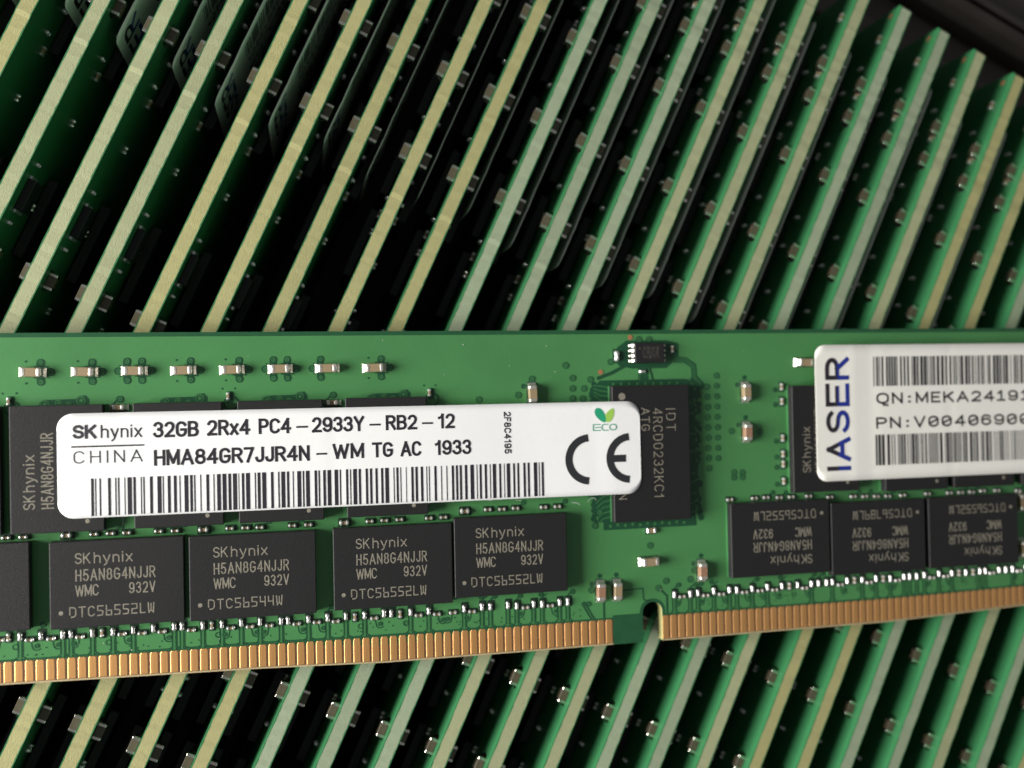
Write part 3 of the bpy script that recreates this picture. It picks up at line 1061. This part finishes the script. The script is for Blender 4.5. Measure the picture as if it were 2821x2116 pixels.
# ---------------------------------------------------------------- the modules that stand in the tray
TH = 0.435812
DX, DY = math.sin(TH), math.cos(TH)
NX, NY = math.cos(TH), -math.sin(TH)
S_END, Z_TOP, THK = 92.0, -2.6, 1.4
N_POS = [4.8, 9.86, 15.12, 20.47, 25.52, 31.03, 36.21, 41.55, 46.85, 52.1, 57.29, 62.62, 68.08, 73.28, 78.57, 83.64, 89.31, 94.57, 99.41, 104.92, 110.09]
N_POS = [N_POS[0] - 5.28 * k for k in (3, 2, 1)] + N_POS + [N_POS[-1] + 5.27 * k for k in (1, 2, 3)]

sc = MB()
sc.box(-.58, .58, -.39, .39, .05, .78, 0, .03)
for sg in (-1, 1):
    sc.box(sg * .64 - .17, sg * .64 + .17, -.4, .4, .03, .8, 1, .06)
    sc.mesh([(sg * .80, .38, .55), (sg * .80, -.38, .55), (sg * 1.10, -.42, .03), (sg * 1.10, .42, .03)], [(0, 1, 2, 3) if sg < 0 else (3, 2, 1, 0)], 1)
STAND_CAP = sc.data('capacitor', ['ceramic_grey', 'tin_up'])


def build_standing(first):
    """one upright module: board, both upper chip rows, the parts near its top edge, and the stock sticker on its front"""
    e = bpy.data.objects.new('memory_module', None)
    COL.objects.link(e)
    put('board', BOARD_UP, e)
    L_ = 133.35
    for d in (10.0, 14.05, 21.35, 30.7, 40.0, 65.75, 74.05, 83.7, 92.95, 101.95, 111.2, 120.5):
        y = 31.25 - 1.55
        o = put('capacitor', STAND_CAP, e, (L_ - d, y, 0))
        o = put('capacitor', STAND_CAP, e, (L_ - d, y, -1.4))
        o.rotation_euler = (0, math.pi, 0)
    # small parts on both faces: distance from the end, depth under the top edge
    for d, q, k in ((3.9, 2.0, 0), (7.05, 3.6, 1), (11.0, 2.1, 0), (16.6, 4.3, 1), (25.8, 4.5, 1), (35.1, 4.4, 1), (44.4, 4.5, 1), (46.0, 5.4, 0), (79.0, 4.7, 1), (88.5, 5.0, 1), (97.4, 4.5, 1), (106.7, 4.5, 1)):
        me = R_WIDE if k == 0 else R_CAP
        put('resistor', me, e, (L_ - d, 31.25 - q, 0), H if k else 0)
        o = put('resistor', me, e, (L_ - d, 31.25 - q, -1.4))
        o.rotation_euler = (0, math.pi, H if k else 0)
    rs = random.Random(17)
    for k in range(11):
        d = 12.5 + k * 9.3 + rs.uniform(-1.5, 1.5)
        q = rs.uniform(5.0, 5.9)
        put('resistor', R_CAP, e, (L_ - d, 31.25 - q, 0), rs.choice((0, H)))
        o = put('resistor', R_CAP, e, (L_ - d + 3.1, 31.25 - q, -1.4))
        o.rotation_euler = (0, math.pi, rs.choice((0, H)))
    for d in (56.6, 62.5):
        put('resistor', R_CAP, e, (L_ - d, 31.25 - 1.9, 0), H)
    # small chip on the front
    put('eeprom_chip', EE_MESH, e, (L_ - 59.6, 31.25 - 2.4, 0))
    # a bare copper dot near the end of the back
    put('test_pad', PAD_MESH, e, (L_ - .95, 31.25 - 1.7, -1.42))
    for x in (9.75, 17.97, 27.92, 36.75, 46.33, 91.52, 102.1, 110.35, 118.9):
        put('memory_chip', CHIP, e, (x, 19.5, 0), H)
    for x in (9.0, 18.2, 27.6, 37.0, 46.4, 55.8, 84.0, 93.4, 102.8, 112.2, 121.6):
        o = put('memory_chip', CHIP, e, (x, 19.5, -1.4))
        o.rotation_euler = (0, math.pi, H)
    put('register_chip', REG_MESH, e, (72.39, 18.97, 0))
    l = put('label', lab2.data, e)
    for c in lab2.children:
        put(c.name.split('.')[0], c.data, l)
    return e


mb = MB()
mb.box(-1.55, 1.55, -1.0, 1.0, .08, .78, 0, .06)
mb.box(-1.85, -1.56, -.9, .9, .05, .3, 1)
mb.box(1.56, 1.85, -.9, .9, .05, .3, 1)
EE_MESH = mb.data('eeprom_chip', ['epoxy', 'solder'])
mb = MB()
mb.face([(x, y, 0) for x, y in reversed(A(0, 0, .34, .34, 0, 360, 12)[:-1])])
PAD_MESH = mb.data('test_pad', ['copper'])
REG_MESH = reg.data

ORD = ['first', 'second', 'third', 'fourth', 'fifth', 'sixth', 'seventh', 'eighth', 'ninth', 'tenth', 'eleventh', 'twelfth', 'thirteenth', 'fourteenth', 'fifteenth',
       'sixteenth', 'seventeenth', 'eighteenth', 'nineteenth']
YEL, GRY, MID = (.99, .94, .72, 1), (.80, .96, 1.08, 1), (.94, 1.0, .96, 1)
TONE = {-3: YEL, -2: YEL, -1: MID, 0: MID, 1: MID, 2: YEL, 3: YEL, 4: YEL, 5: YEL, 6: YEL, 7: GRY, 8: GRY, 9: GRY, 10: MID, 11: MID, 12: MID, 13: GRY, 14: GRY, 15: MID, 16: YEL, 17: YEL,
        18: GRY, 19: GRY, 20: MID, 21: GRY, 22: YEL, 23: MID}


def copy_tree(o, parent=None):
    c = o.copy()
    COL.objects.link(c)
    c.parent = parent
    for ch in o.children:
        copy_tree(ch, c)
    return c


proto = build_standing(True)
rnd = random.Random(5)
for j, npos in enumerate(N_POS):
    i = j - 3
    e = proto if j == 0 else copy_tree(proto)
    ds, dz, tilt = rnd.uniform(-.12, .12), rnd.uniform(-.10, .0), rnd.uniform(-.004, .004)
    if 13 <= i <= 16:
        ds = 0.0
    X, Y = DX * (S_END - 133.35 + ds) + NX * (npos + THK / 2), 15 + DY * (S_END - 133.35 + ds) + NY * (npos + THK / 2)
    rot = Matrix(((DX, 0, NX), (DY, 0, NY), (0, 1, 0))).to_4x4()
    e.matrix_world = Matrix.Translation((X * U, Y * U, (Z_TOP - 31.25 + dz) * U)) @ rot
    t = TONE[i]
    k = rnd.uniform(.94, 1.05)
    for ch in e.children:
        if ch.name.startswith('board'):
            ch.color = (t[0] * k, t[1] * k, t[2] * k, 1)
        if ch.name.startswith('label') and j:
            ch.location.x = rnd.uniform(-1.2, 1.1) * U
            ch.location.y = rnd.uniform(-.5, .4) * U
    tone = 'yellowish' if t is YEL else ('greyish' if t is GRY else 'pale green')
    if i < 0:
        lb = 'upright memory module with %s edge, %s from the upper left corner' % (tone, ORD[i + 3])
    elif i <= 18:
        lb = 'upright memory module with %s edge, %s from left where row meets lying module\'s top' % (tone, ORD[i])
    else:
        lb = 'upright memory module with %s edge, %s from the lower right corner of photo' % (tone, ORD[23 - i])
    tag(e, lb, 'memory module', 'memory modules standing in the tray')

for o in COL.objects:
    if o.name.split('.')[0] in ('print', 'barcode', 'marking', 'logo', 'mark', 'emblem'):
        o['kind'] = 'stuff'

# ---------------------------------------------------------------- the tray
tray = bpy.data.objects.new('tray', None)
COL.objects.link(tray)
tag(tray, 'dark plastic tray holding the row of upright memory modules', 'tray')
tray.matrix_world = Matrix.Translation((0, 15 * U, 0)) @ Matrix(((DX, NX, 0), (DY, NY, 0), (0, 0, 1))).to_4x4() @ Matrix.Identity(4)
# local x runs along the modules, local y across the row (towards the right), z up; mirrored axes are put right with flipped faces
n0, n1 = N_POS[0] - 9, N_POS[-1] + 9
FLO = Z_TOP - 31.25 - .3


def tbox(name, x0, x1, y0, y1, z0, z1_, b=.6):
    t = MB()
    t.box(x0, x1, y0, y1, z0, z1_, 0, b)
    t.f = [tuple(reversed(f)) for f in t.f]
    return t.build(name, ['tray'], tray)


tbox('floor', S_END - 150, S_END + 72, n0 - 4, n1 + 4, FLO - 2, FLO, .3)
tbox('end_wall', S_END + .9, S_END + 4.5, n0, n1, FLO + .02, Z_TOP - 11)
tbox('end_rim', S_END + 4.6, S_END + 11, n0 - 4, n1 + 4, FLO + .02, Z_TOP - 15)
tbox('end_rim', S_END + 11.02, S_END + 16, n0 - 4, n1 + 4, FLO + .02, Z_TOP - 11.5, 1.4)
tbox('end_rim', S_END + 16.02, S_END + 70, n0 - 4, n1 + 4, FLO + .02, Z_TOP - 17)
tbox('end_wall', S_END - 138.5, S_END - 134.6, n0, n1, FLO + .02, Z_TOP - 11)
tbox('side_wall', S_END - 134.5, S_END + .8, n0 - 4, n0, FLO + .02, Z_TOP - 13)
tbox('side_wall', S_END - 134.5, S_END + .8, n1, n1 + 4, FLO + .02, Z_TOP - 13)
